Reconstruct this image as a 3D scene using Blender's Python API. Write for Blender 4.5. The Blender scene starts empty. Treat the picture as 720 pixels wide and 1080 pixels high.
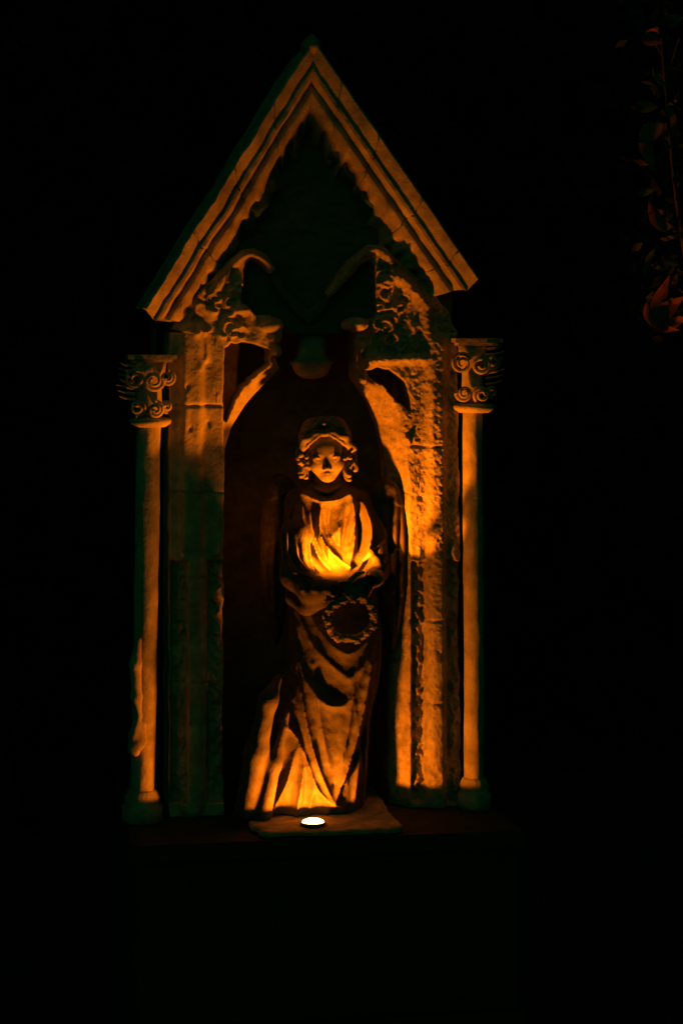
import bpy, bmesh, math, random
import numpy as np
from mathutils import Vector, Matrix
random.seed(7)
RS = np.random.RandomState(11)
C = bpy.context.scene.collection
rad = math.radians

# ------------------------------------------------------------------ camera frame
YAW = rad(9.0); DIST = 5.0; F = 2150.0; HZ = 330.0; EYE = 1.75
fwd = np.array([math.sin(YAW), math.cos(YAW), 0.0]); rgt = np.array([math.cos(YAW), -math.sin(YAW), 0.0])
CAM = -DIST*fwd + 0.0767*rgt; CAM[2] = EYE

def P(px, py, y=0.0):
    """measure a point of the photograph on the plane at depth y -> (x, z)"""
    d = fwd + rgt*(px-360.0)/F + np.array([0, 0, 1.0])*(HZ-py)/F
    t = (y-CAM[1])/d[1]
    p = CAM + d*t
    return float(p[0]), float(p[2])
def P3(px, py, y): x, z = P(px, py, y); return (x, y, z)
def to_px(x, y, z):
    dx = x-CAM[0]; dy = y-CAM[1]; dz = z-CAM[2]
    w = dx*fwd[0]+dy*fwd[1]
    return 360+F*(dx*rgt[0]+dy*rgt[1])/w, HZ-F*dz/w

# ------------------------------------------------------------------ materials
def nodes(name):
    m = bpy.data.materials.new(name); m.use_nodes = True
    nt = m.node_tree; b = nt.nodes['Principled BSDF']; b.inputs['Specular IOR Level'].default_value = 0.25
    return m, nt, b
def stone(name, c1, c2, scale=9, bump=0.5, dist=0.004, rough=0.85, fine=140, green_patch=None, green_amt=0.5, pits=0.0):
    m, nt, b = nodes(name); N = nt.nodes.new; L = nt.links.new
    tc = N('ShaderNodeTexCoord')
    n1 = N('ShaderNodeTexNoise'); n1.inputs['Scale'].default_value = scale; n1.inputs['Detail'].default_value = 8; n1.inputs['Roughness'].default_value = .65
    n2 = N('ShaderNodeTexNoise'); n2.inputs['Scale'].default_value = fine; n2.inputs['Detail'].default_value = 5
    n3 = N('ShaderNodeTexNoise'); n3.inputs['Scale'].default_value = scale*4; n3.inputs['Detail'].default_value = 6
    for n in (n1, n2, n3): L(tc.outputs['Object'], n.inputs['Vector'])
    r = N('ShaderNodeValToRGB'); r.color_ramp.elements[0].position = .32; r.color_ramp.elements[1].position = .68
    r.color_ramp.elements[0].color = (*c1, 1); r.color_ramp.elements[1].color = (*c2, 1)
    L(n1.outputs['Fac'], r.inputs['Fac'])
    mx = N('ShaderNodeMixRGB'); mx.blend_type = 'OVERLAY'; mx.inputs['Fac'].default_value = .45
    L(r.outputs['Color'], mx.inputs['Color1']); L(n3.outputs['Fac'], mx.inputs['Color2'])
    out = mx.outputs['Color']
    if green_patch:
        n4 = N('ShaderNodeTexNoise'); n4.inputs['Scale'].default_value = 6; n4.inputs['Detail'].default_value = 10; n4.inputs['Roughness'].default_value = .75
        L(tc.outputs['Object'], n4.inputs['Vector'])
        r4 = N('ShaderNodeValToRGB'); r4.color_ramp.elements[0].position = .62-.3*green_amt; r4.color_ramp.elements[1].position = .72-.3*green_amt
        L(n4.outputs['Fac'], r4.inputs['Fac'])
        m4 = N('ShaderNodeMixRGB'); m4.inputs['Color2'].default_value = (*green_patch, 1)
        L(r4.outputs['Color'], m4.inputs['Fac']); L(out, m4.inputs['Color1']); out = m4.outputs['Color']
    L(out, b.inputs['Base Color'])
    b.inputs['Roughness'].default_value = rough
    bp = N('ShaderNodeBump'); bp.inputs['Strength'].default_value = bump; bp.inputs['Distance'].default_value = dist
    ad = N('ShaderNodeMath'); ad.operation = 'MULTIPLY_ADD'; ad.inputs[1].default_value = .45
    L(n2.outputs['Fac'], ad.inputs[0]); L(n3.outputs['Fac'], ad.inputs[2])
    L(ad.outputs[0], bp.inputs['Height']); L(bp.outputs['Normal'], b.inputs['Normal'])
    return m
M = {}
M['stone'] = stone('weathered_limestone', (.25, .225, .185), (.48, .44, .37), 7, .55, .006)
M['rough'] = stone('eroded_limestone', (.20, .18, .145), (.43, .385, .32), 14, .9, .008, fine=90)
M['recess_dim'] = stone('recess_dim_limestone', (.10, .09, .075), (.2, .185, .155), 7, .55, .006)  # limestone colour halved, so the dimness of the recess is in the albedo
M['green_patch'] = stone('shade_green_limestone', (.10, .12, .09), (.2, .2, .16), 8, .6, .006, green_patch=(.05, .13, .07), green_amt=.8)  # dark green of the shaded gable put into the stone colour
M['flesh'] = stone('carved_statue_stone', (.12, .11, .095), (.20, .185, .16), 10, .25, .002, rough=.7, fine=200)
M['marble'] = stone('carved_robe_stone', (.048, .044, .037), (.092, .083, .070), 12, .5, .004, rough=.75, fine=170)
M['dark'] = stone('dark_base_stone', (.025, .03, .022), (.05, .055, .04), 5, .6, .006, green_patch=(.02, .05, .02), green_amt=.5)
M['soil'] = stone('night_ground', (.02, .022, .012), (.045, .04, .028), 3, .8, .02)
def plain(name, c, rough=.5, metal=0.0, spec=.4):
    m, nt, b = nodes(name); N = nt.nodes.new; L = nt.links.new
    tc = N('ShaderNodeTexCoord'); n = N('ShaderNodeTexNoise'); n.inputs['Scale'].default_value = 60; n.inputs['Detail'].default_value = 4
    L(tc.outputs['Object'], n.inputs['Vector'])
    mx = N('ShaderNodeMixRGB'); mx.blend_type = 'MULTIPLY'; mx.inputs['Fac'].default_value = .5
    mx.inputs['Color1'].default_value = (*c, 1); L(n.outputs['Fac'], mx.inputs['Color2']); L(mx.outputs['Color'], b.inputs['Base Color'])
    b.inputs['Roughness'].default_value = rough; b.inputs['Metallic'].default_value = metal; b.inputs['Specular IOR Level'].default_value = spec
    return m
M['metal'] = plain('bronze_lamp_rim', (.12, .09, .05), .45, 1.0)
M['leaf'] = plain('leaf_green', (.04, .09, .03), .7)
M['leaf_red'] = plain('leaf_russet', (.26, .075, .03), .7)
M['leaf_yellow'] = plain('leaf_olive', (.12, .11, .03), .7)
M['bark'] = plain('bark', (.06, .045, .03), .9)
M['hedge'] = plain('dark_foliage', (.012, .022, .010), .9, spec=0)
M['grass'] = plain('grass_blades', (.03, .06, .02), .7, spec=.1)
def emit(name, c, s):
    m = bpy.data.materials.new(name); m.use_nodes = True; nt = m.node_tree
    for n in list(nt.nodes):
        if n.type == 'BSDF_PRINCIPLED': nt.nodes.remove(n)
    e = nt.nodes.new('ShaderNodeEmission'); e.inputs['Color'].default_value = (*c, 1); e.inputs['Strength'].default_value = s
    nt.links.new(e.outputs[0], nt.nodes['Material Output'].inputs['Surface']); return m
M['lens'] = emit('lit_lamp_lens', (1, .58, .18), 13.0)

# ------------------------------------------------------------------ object helpers
def link(name, me, mat, parent=None, loc=(0, 0, 0)):
    if mat is not None:
        me.materials.clear(); me.materials.append(mat)
    o = bpy.data.objects.new(name, me); C.objects.link(o); o.location = loc
    if parent: o.parent = parent
    return o
def empty(name, loc, label, cat, group=None):
    o = bpy.data.objects.new(name, None); C.objects.link(o); o.location = loc; o.empty_display_size = .1
    o['label'] = label; o['category'] = cat
    if group: o['group'] = group
    return o
def tag(o, label=None, cat=None, group=None, kind=None):
    for k, v in (('label', label), ('category', cat), ('group', group), ('kind', kind)):
        if v: o[k] = v
    return o
def mesh_np(name, v, q, smooth=True):
    me = bpy.data.meshes.new(name)
    q = np.asarray(q, dtype=np.int32); v = np.asarray(v, dtype=np.float32)
    k = q.shape[1]
    me.vertices.add(len(v)); me.vertices.foreach_set('co', v.ravel())
    me.loops.add(q.size); me.loops.foreach_set('vertex_index', q.ravel())
    me.polygons.add(len(q)); me.polygons.foreach_set('loop_start', np.arange(0, q.size, k, dtype=np.int32))
    me.update(calc_edges=True); me.validate()
    if smooth: me.polygons.foreach_set('use_smooth', np.ones(len(me.polygons), dtype=bool))
    return me
class MB:
    """collects shapes for one mesh"""
    def __init__(s): s.v = []; s.f = []
    def add(s, v, f):
        n = len(s.v); s.v += [tuple(p) for p in v]; s.f += [tuple(i+n for i in q) for q in f]
    def box(s, lo, hi):
        x0, y0, z0 = lo; x1, y1, z1 = hi
        s.add([(x0,y0,z0),(x1,y0,z0),(x1,y1,z0),(x0,y1,z0),(x0,y0,z1),(x1,y0,z1),(x1,y1,z1),(x0,y1,z1)],
              [(3,2,1,0),(4,5,6,7),(0,1,5,4),(1,2,6,5),(2,3,7,6),(3,0,4,7)])
    def lathe(s, prof, c, n=32):
        v = []; f = []
        for r, z in prof:
            for k in range(n): a = 2*math.pi*k/n; v.append((c[0]+r*math.cos(a), c[1]+r*math.sin(a), c[2]+z))
        for i in range(len(prof)-1):
            for k in range(n): f.append((i*n+k, i*n+(k+1) % n, (i+1)*n+(k+1) % n, (i+1)*n+k))
        f.append(tuple(range(n))[::-1]); f.append(tuple((len(prof)-1)*n+k for k in range(n)))
        s.add(v, f)
    def tube(s, pts, r0, r1=None, n=8):
        pts = [Vector(p) for p in pts]; r1 = r0 if r1 is None else r1; v = []; f = []
        for i, p in enumerate(pts):
            t = (pts[min(i+1, len(pts)-1)]-pts[max(i-1, 0)]).normalized()
            a = t.cross(Vector((0, 1, .01))); a = a.normalized() if a.length > 1e-4 else Vector((1, 0, 0)); b = t.cross(a)
            r = r0+(r1-r0)*i/max(1, len(pts)-1)
            for k in range(n): w = 2*math.pi*k/n; v.append(p+(a*math.cos(w)+b*math.sin(w))*r)
        for i in range(len(pts)-1):
            for k in range(n): f.append((i*n+k, i*n+(k+1) % n, (i+1)*n+(k+1) % n, (i+1)*n+k))
        f.append(tuple(range(n))); f.append(tuple((len(pts)-1)*n+k for k in range(n))[::-1])
        s.add(v, f)
    def build(s, name, mat, parent=None, smooth=True, loc=(0, 0, 0)):
        me = bpy.data.meshes.new(name); me.from_pydata(s.v, [], s.f); me.update()
        if smooth:
            me.polygons.foreach_set('use_smooth', np.ones(len(me.polygons), dtype=bool))
        o = link(name, me, mat, parent, loc); return o
def sharp(o, ang=35):
    me = o.data; bm = bmesh.new(); bm.from_mesh(me); bmesh.ops.recalc_face_normals(bm, faces=bm.faces)
    for e in bm.edges:
        if len(e.link_faces) == 2 and e.calc_face_angle(0) > rad(ang): e.smooth = False
    bm.to_mesh(me); bm.free(); return o

# ------------------------------------------------------------------ carving: signed distance volumes
LAT = RS.rand(32, 32, 32).astype(np.float32)
def noise3(x, y, z):
    x, y, z = np.broadcast_arrays(np.asarray(x, np.float32), np.asarray(y, np.float32), np.asarray(z, np.float32))
    xi = np.floor(x).astype(np.int32); yi = np.floor(y).astype(np.int32); zi = np.floor(z).astype(np.int32)
    u = x-xi; v = y-yi; w = z-zi
    u = u*u*(3-2*u); v = v*v*(3-2*v); w = w*w*(3-2*w)
    x0 = xi & 31; x1 = (xi+1) & 31; y0 = yi & 31; y1 = (yi+1) & 31; z0 = zi & 31; z1 = (zi+1) & 31
    a = LAT[x0, y0, z0]*(1-u)+LAT[x1, y0, z0]*u; b = LAT[x0, y1, z0]*(1-u)+LAT[x1, y1, z0]*u
    c = LAT[x0, y0, z1]*(1-u)+LAT[x1, y0, z1]*u; d = LAT[x0, y1, z1]*(1-u)+LAT[x1, y1, z1]*u
    return ((a*(1-v)+b*v)*(1-w)+(c*(1-v)+d*v)*w)*2-1
def fbm(x, y, z, s, o=3):
    t = 0; a = 1.0
    for k in range(o): t = t+a*noise3(x*s+7*k, y*s+3*k, z*s+11*k); s *= 2.1; a *= .5
    return t
def smin(a, b, k):
    if k <= 0: return np.minimum(a, b)
    h = np.clip(.5+.5*(b-a)/k, 0, 1); return b*(1-h)+a*h-k*h*(1-h)
def smax(a, b, k): return -smin(-a, -b, k)
class Vol:
    def __init__(s, lo, hi, h):
        s.lo = np.array(lo, float); s.h = h
        s.n = np.ceil((np.array(hi)-s.lo)/h).astype(int)+1
        s.ax = [(s.lo[i]+h*np.arange(s.n[i])).astype(np.float32) for i in range(3)]
        s.F = np.full(s.n, .1, np.float32)
    def grid(s, lo=None, hi=None):
        if lo is None: sl = tuple(slice(0, n) for n in s.n)
        else:
            sl = tuple(slice(max(0, int((lo[i]-s.lo[i])/s.h)), min(s.n[i], int((hi[i]-s.lo[i])/s.h)+2)) for i in range(3))
        X = s.ax[0][sl[0]][:, None, None]; Y = s.ax[1][sl[1]][None, :, None]; Z = s.ax[2][sl[2]][None, None, :]
        return sl, X, Y, Z
    def put(s, fn, lo=None, hi=None, k=0.0, mode='u'):
        sl, X, Y, Z = s.grid(lo, hi)
        if 0 in s.F[sl].shape: return
        d = fn(X, Y, Z)
        s.F[sl] = smin(s.F[sl], d, k) if mode == 'u' else smax(s.F[sl], -d, k)
    def cap(s, a, b, ra, rb=None, k=0.0, mode='u'):
        a = np.array(a, float); b = np.array(b, float); rb = ra if rb is None else rb
        m = max(ra, rb)+k+.012
        def fn(X, Y, Z):
            ba = b-a; l2 = float(ba@ba)+1e-12
            t = np.clip(((X-a[0])*ba[0]+(Y-a[1])*ba[1]+(Z-a[2])*ba[2])/l2, 0, 1)
            return np.sqrt((X-a[0]-ba[0]*t)**2+(Y-a[1]-ba[1]*t)**2+(Z-a[2]-ba[2]*t)**2)-(ra+(rb-ra)*t)
        s.put(fn, np.minimum(a, b)-m, np.maximum(a, b)+m, k, mode)
    def chain(s, pts, rs, k=0.0, join=0.0):
        for i in range(len(pts)-1): s.cap(pts[i], pts[i+1], rs[i], rs[i+1], k)
    def ell(s, c, r, k=0.0, mode='u'):
        c = np.array(c, float); r = np.array(r, float); m = r+k+.012; mn = r.min()
        def fn(X, Y, Z):
            q = np.sqrt(((X-c[0])/r[0])**2+((Y-c[1])/r[1])**2+((Z-c[2])/r[2])**2)
            return (q-1)*mn
        s.put(fn, c-m, c+m, k, mode)
    def mesh(s, name, smooth=True):
        Fv = s.F; neg = Fv < 0; n = s.n
        corners = [(i, j, k) for i in (0, 1) for j in (0, 1) for k in (0, 1)]
        def sub(A, c): return A[c[0]:n[0]-1+c[0], c[1]:n[1]-1+c[1], c[2]:n[2]-1+c[2]]
        cnt = sum(sub(neg, c).astype(np.int8) for c in corners)
        act = (cnt > 0) & (cnt < 8)
        idx = np.argwhere(act)
        vid = np.full(act.shape, -1, np.int32); vid[act] = np.arange(len(idx))
        acc = np.zeros((len(idx), 3)); num = np.zeros(len(idx))
        for a in corners:
            for ax in range(3):
                if a[ax]: continue
                b = list(a); b[ax] = 1
                fa = Fv[idx[:, 0]+a[0], idx[:, 1]+a[1], idx[:, 2]+a[2]]; fb = Fv[idx[:, 0]+b[0], idx[:, 1]+b[1], idx[:, 2]+b[2]]
                m = (fa < 0) != (fb < 0)
                t = np.where(m, fa/np.where(m, fa-fb, 1), 0)
                p = np.tile(np.array(a, float), (len(idx), 1)); p[:, ax] = t
                acc += p*m[:, None]; num += m
        V = s.lo+(idx+acc/num[:, None])*s.h
        quads = []
        for ax in range(3):
            u, v = (ax+1) % 3, (ax+2) % 3
            A = [slice(None)]*3; B = [slice(None)]*3
            A[ax] = slice(0, n[ax]-1); B[ax] = slice(1, n[ax])
            for w in (u, v): A[w] = slice(1, n[w]-1); B[w] = slice(1, n[w]-1)
            na = neg[tuple(A)]; nb = neg[tuple(B)]
            for flip in (False, True):
                e = np.argwhere((na & ~nb) if not flip else (~na & nb))
                if not len(e): continue
                e[:, u] += 1; e[:, v] += 1
                def g(du, dv):
                    q = e.copy(); q[:, u] -= du; q[:, v] -= dv; return vid[q[:, 0], q[:, 1], q[:, 2]]
                Q = np.stack([g(1, 1), g(0, 1), g(0, 0), g(1, 0)], 1)
                quads.append(Q[:, ::-1] if flip else Q)
        Q = np.concatenate(quads); Q = Q[(Q >= 0).all(1)]
        return mesh_np(name, V, Q, smooth)

def poly_sd(X, Z, pts):
    """signed distance to a polygon (negative inside)"""
    pts = np.array(pts, float); n = len(pts)
    d = np.full(np.broadcast(X, Z).shape, 1e9); s = np.ones(d.shape)
    for i in range(n):
        a = pts[i]; b = pts[i-1]; ex, ez = b-a; wx = X-a[0]; wz = Z-a[1]
        t = np.clip((wx*ex+wz*ez)/(ex*ex+ez*ez+1e-12), 0, 1)
        d = np.minimum(d, (wx-ex*t)**2+(wz-ez*t)**2)
        c1 = Z >= a[1]; c2 = Z < b[1]; c3 = ex*wz > ez*wx
        s = np.where((c1 & c2 & c3) | (~c1 & ~c2 & ~c3), -s, s)
    return s*np.sqrt(d)
def smooth_line(pts, n=6):
    pts = [np.array(p, float) for p in pts]
    if len(pts) < 3: return pts
    out = []
    for i in range(len(pts)-1):
        p0 = pts[max(i-1, 0)]; p1 = pts[i]; p2 = pts[i+1]; p3 = pts[min(i+2, len(pts)-1)]
        for k in range(n):
            t = k/n
            out.append(.5*((2*p1)+(p2-p0)*t+(2*p0-5*p1+4*p2-p3)*t*t+(3*p1-p0-3*p2+p3)*t**3))
    out.append(pts[-1]); return out
class Relief:
    """a height map drawn with ridges (metres), measured in the photograph's pixels"""
    def __init__(s, x0, y0, x1, y1, sc=1):
        s.x0, s.y0, s.sc = x0, y0, sc
        s.H = np.zeros(((y1-y0)*sc, (x1-x0)*sc), np.float32)
        s.U = (x0+np.arange(s.H.shape[1])/sc)[None, :]; s.V = (y0+np.arange(s.H.shape[0])/sc)[:, None]
    def ridge(s, pts, h, w, taper=(.5, .5), p=1.6, n=6, mode='add'):
        L = smooth_line(pts, n); m = len(L)-1; q = np.array(L); R = w*3.2+2
        i0 = max(0, int((q[:, 0].min()-R-s.x0)*s.sc)); i1 = min(s.H.shape[1], int((q[:, 0].max()+R-s.x0)*s.sc)+1)
        j0 = max(0, int((q[:, 1].min()-R-s.y0)*s.sc)); j1 = min(s.H.shape[0], int((q[:, 1].max()+R-s.y0)*s.sc)+1)
        if i1 <= i0 or j1 <= j0: return
        U = s.U[:, i0:i1]; V = s.V[j0:j1]; H = s.H[j0:j1, i0:i1]
        best = np.full(H.shape, 1e9); T = np.zeros(H.shape)
        for i in range(m):
            a, b = L[i], L[i+1]; e = b-a
            t = np.clip(((U-a[0])*e[0]+(V-a[1])*e[1])/(e@e+1e-9), 0, 1)
            d = np.hypot(U-a[0]-e[0]*t, V-a[1]-e[1]*t)
            k = d < best; best = np.where(k, d, best); T = np.where(k, (i+t)/m, T)
        amp = taper[0]+(1-taper[0])*np.clip(T*3, 0, 1); amp = amp*(taper[1]+(1-taper[1])*np.clip((1-T)*3, 0, 1))
        g = h*amp*np.exp(-(best/w)**p)
        H[:] = np.maximum(H, g) if mode == 'max' else H+g
    def poly(s, pts, h, soft=2.0):
        d = poly_sd(s.U, s.V, pts); s.H += (h*np.clip(.5-d/(2*soft), 0, 1)).astype(np.float32)
    def at(s, px, py):
        u = np.clip((px-s.x0)*s.sc, 0, s.H.shape[1]-1.01); v = np.clip((py-s.y0)*s.sc, 0, s.H.shape[0]-1.01)
        i = u.astype(int); j = v.astype(int); a = u-i; b = v-j
        return (s.H[j, i]*(1-a)+s.H[j, i+1]*a)*(1-b)+(s.H[j+1, i]*(1-a)+s.H[j+1, i+1]*a)*b

# ================================================================== THE NICHE
ZT = 0.545            # top of the slab the angel stands on
ZB = 0.525            # top of the pedestal
niche = empty('gothic_niche', (0, 0, 0), 'weathered gothic stone niche with steep gable, cusped arch and side columns around the angel', 'niche')

fr = Relief(120, 230, 530, 900, 1)
rr = random.Random(3)
def scroll(cx, cy, r, h, w, a0=None, turns=.8, md='max'):
    a0 = rr.uniform(0, 6.28) if a0 is None else a0
    sgn = rr.choice((-1, 1))
    fr.ridge([(cx+r*(1-.45*t)*math.cos(a0+sgn*t*turns*6.28), cy+r*(1-.45*t)*math.sin(a0+sgn*t*turns*6.28)) for t in np.linspace(0, 1, 7)], h, w, (.6, .4), mode=md, n=3)
# carved foliage: leaves and tendrils of the spandrels
for (x0, y0, x1, y1, n) in ((396, 290, 440, 372, 34), (200, 300, 262, 352, 30), (402, 440, 428, 500, 8), (236, 345, 262, 362, 6)):
    for _ in range(n): scroll(rr.uniform(x0, x1), rr.uniform(y0, y1), rr.uniform(4, 9), rr.uniform(.008, .018), rr.uniform(1.3, 2.4), turns=rr.uniform(.3, .8))
for (xa, xb) in ((434.5, 449), (471.5, 488), (181, 197), (219, 237)):     # sunk panels between the mouldings
    fr.poly([(xa, 592), (xb, 592), (xb, 846), (xa, 846)], -.026, 1.2)
# carved foliage strips on both piers
for (xa, xb) in ((434, 449), (472, 488), (181, 197), (219, 237)):
    y = 586
    while y < 838:
        k = rr.random(); c = (xa+xb)/2
        if k < .4: scroll(c+rr.uniform(-5, 5), y, rr.uniform(3.5, 8), rr.uniform(.006, .013), rr.uniform(1.1, 1.9), turns=rr.uniform(.3, .9), md='add')
        else:
            dx = rr.choice((-1, 1))*rr.uniform(4, 9); x0 = c-dx*.5+rr.uniform(-3, 3); L = rr.uniform(6, 16)
            fr.ridge([(x0, y), (x0+dx*.7, y-L*.35), (x0+dx*rr.uniform(.6, 1.2), y-L)], rr.uniform(.006, .014), rr.uniform(1.2, 2.6), (.4, .3), n=4)
        y += rr.uniform(2.5, 6.5)
# rolls and ledges
fr.ridge([(460, 362), (460, 620), (460, 850)], .020, 9, (1, 1), p=4, n=2)
fr.ridge([(202, 352), (202, 620), (202, 850)], .016, 12, (1, 1), p=6, n=2)
fr.ridge([(380, 382), (410, 379), (446, 378)], .024, 5, (1, .8), p=2.5)
fr.ridge([(445, 330), (452, 400), (450, 480)], .008, 6)
fr.ridge([(183, 350), (196, 420), (184, 500)], .006, 6)
fr.ridge([(206, 354), (214, 345), (218, 375), (212, 388)], .012, 3)
fr.ridge([(400, 300), (420, 292), (445, 318), (452, 350)], .02, 6)
fr.ridge([(405, 272), (425, 300), (448, 320)], .02, 5)
fr.ridge([(222, 330), (208, 320), (215, 300), (238, 290)], .016, 5)
fr.ridge([(190, 345), (196, 325), (212, 308)], .012, 5)
for x0, x1, ys in ((428, 492, (470, 655, 742)), (176, 240, (428, 520, 610, 720))):
    for y in ys: fr.ridge([(x0, y+rr.uniform(-1, 1)), ((x0+x1)/2, y+rr.uniform(-1, 1)), (x1, y)], -.007, 1.3, (1, 1), n=3)
for _ in range(60):              # chips and scars
    x = rr.choice((rr.uniform(180, 238), rr.uniform(430, 488), rr.uniform(430, 488))); y = rr.uniform(360, 840)
    fr.ridge([(x, y), (x+rr.uniform(-4, 4), y+rr.uniform(2, 9))], -rr.uniform(.003, .009), rr.uniform(1.2, 3))
# crown mouldings of the two upper lobes
fr.ridge([(224, 308), (241, 284), (256, 270), (266, 268), (278, 275), (288, 286)], .022, 4, (.6, .6), p=2.5)
fr.ridge([(345, 314), (362, 292), (378, 273), (392, 263), (404, 266), (420, 280)], .022, 4, (.6, .6), p=2.5)

def front_block(name, lo, hi, outline, y0, y1, h, rough_fn, mat, cut=None, holes=(), parent=niche, extra=None, jamb=None):
    v = Vol(lo, hi, h); sl, X, Y, Z = v.grid()
    X2, Z2 = v.ax[0][:, None].astype(float), v.ax[2][None, :].astype(float)
    sd = poly_sd(X2, Z2, [P(a, b, 0) for a, b in outline])
    px, py = to_px(X2, 0.0, Z2); px, py = np.broadcast_arrays(px, py)
    rel = fr.at(px, py)+rough_fn(px, py, X2, Z2)
    sd3 = sd[:, None, :].astype(np.float32)+.0025*fbm(X, .3, Z, 40, 2)
    d = smax(sd3, -(Y-y0+rel[:, None, :].astype(np.float32)), .006)
    d = np.maximum(d, Y-y1)
    if cut is not None:
        so = poly_sd(X2, Z2, [P(a, b, 0) for a, b in cut])[:, None, :].astype(np.float32)
        splay = np.clip(.045*(1-(Y-y0)/.07), 0, .045)
        d = smax(d, -(so-splay), .006)
    for hole in holes:
        sh = poly_sd(X2, Z2, [P(a, b, 0) for a, b in hole])[:, None, :].astype(np.float32)
        d = smax(d, -(sh+.004*fbm(X, .6, Z, 60, 2)), .004)
    if jamb:
        xa, xb = P(jamb[0], 600)[0], P(jamb[1], 600)[0]      # front arris, inner arris
        t = (X-xa)/(xb-xa); d = smax(d, (t*.06-(Y-y0))*.4, .004)
    v.F = d.astype(np.float32)
    if extra: extra(v)
    return link(name, v.mesh(name), mat, parent)

def rough_pier(px, py, X, Z):
    up = np.clip((600-py)/30, 0, 1)*np.clip((px-400)/20, 0, 1)      # eroded stone above the carved strips of the right pier
    f = fbm(X, 0*X+.3, Z, 170, 3)
    return (.0022*up+.0005)*f+.0022*fbm(X, 0*X+.7, Z, 14, 2)
def rough_arch(px, py, X, Z):
    f = fbm(X, 0*X+.5, Z, 150, 3)
    rim = np.clip((px-385)/25, 0, 1)
    return (.0012+.0022*rim)*f+.003*fbm(X, 0*X+.1, Z, 28, 2)

zlo = ZB
xl, _ = P(176, 600); xr, _ = P(242, 600)
front_block('pier', (xl-.01, -.06, zlo-.0), (xr+.01, .26, P(0, 340)[1]), [(178, 890), (178, 350), (236, 350), (236, 890)], .0, .24, .0035, rough_pier, M['stone'])
xl, _ = P(408, 600); xr, _ = P(494, 600)
front_block('pier', (xl-.01, -.06, zlo-.0), (xr+.01, .26, P(0, 340)[1]), [(414, 890), (414, 521), (432.5, 521), (432.5, 350), (482, 350), (489, 890)], .0, .24, .0035, rough_pier, M['rough'], jamb=(433, 414))

LANCET = [(240, 900), (240, 475), (247, 452), (262, 428), (280, 408), (299, 390), (330, 340), (377, 402), (393, 422), (405, 450), (411, 482), (414, 530), (414, 900)]
left_half = [(226, 520), (226, 352), (200, 352), (180, 348), (188, 332), (206, 312), (222, 296), (240, 276), (255, 263), (268, 261), (282, 269), (291, 284),
             (285, 288), (276, 279), (266, 273), (257, 282), (255, 318), (268, 331), (284, 333), (298, 338), (297, 352), (291, 362), (291, 376), (299, 390), (268, 424), (250, 452), (242, 480), (240, 520)]
right_half = [(443, 520), (443, 352), (482, 350), (474, 330), (455, 305), (438, 290), (420, 274), (404, 258), (388, 257), (366, 276), (343, 309), (347, 315),
              (362, 300), (380, 279), (390, 274), (396, 284), (396, 330), (390, 336), (372, 336), (362, 345), (376, 352), (378, 402), (391, 422), (403, 450), (409, 482), (412, 520)]
hole_r = [(386, 390), (398, 387), (414, 392), (427, 404), (434, 418), (436, 433), (428, 430), (416, 420), (404, 406), (392, 399)]
hole_l = [(224, 372), (244, 362), (266, 362), (284, 370), (286, 384), (266, 400), (250, 420), (240, 446), (229, 440), (232, 410)]
def bosses_l(v):
    v.ell(P3(287, 343, -.01), (.028, .03, .018), .01); v.ell(P3(290, 356, .0), (.016, .025, .014), .01); v.ell(P3(292, 370, .0), (.012, .022, .014), .01)
    v.ell(P3(255, 327, -.015), (.02, .025, .010), .01)
def bosses_r(v):
    v.ell(P3(374, 342, -.015), (.034, .034, .018), .01); v.ell(P3(380, 368, .0), (.012, .02, .016), .01); v.ell(P3(381, 400, -.01), (.014, .03, .016), .012)
a, b = P(168, 530), P(310, 245)
arch = front_block('arch', (a[0], -.06, a[1]), (b[0], .17, b[1]), left_half, .0, .15, .0035, rough_arch, M['stone'], cut=LANCET, holes=[hole_l], extra=bosses_l)
a, b = P(335, 530), P(496, 245)
arch2 = front_block('arch', (a[0], -.06, a[1]), (b[0], .17, b[1]), right_half, .0, .15, .0035, rough_arch, M['rough'], cut=LANCET, holes=[hole_r], extra=bosses_r)

# concave back of the niche
mb = MB(); xa = P(170, 600)[0]; xb = P(486, 600)[0]; cx = (xa+xb)/2; hw = (xb-xa)/2
n = 40; zt = P(0, 330)[1]; v = []; f = []
for k in range(n+1):
    t = math.pi*k/n
    x = cx-hw*math.cos(t); y = .16+.22*math.sin(t)
    v += [(x, y, ZB), (x, y, zt)]
for k in range(n): f.append((2*k, 2*k+2, 2*k+3, 2*k+1))
v += [(xa, .45, ZB), (xa, .45, zt), (xb, .45, ZB), (xb, .45, zt)]
m = len(v)-4
f += [(0, 1, m+1, m), (2*n, m+2, m+3, 2*n+1), (m, m+1, m+3, m+2)]
mb.add(v, f); mb.build('back_wall', M['recess_dim'], niche)

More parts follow.
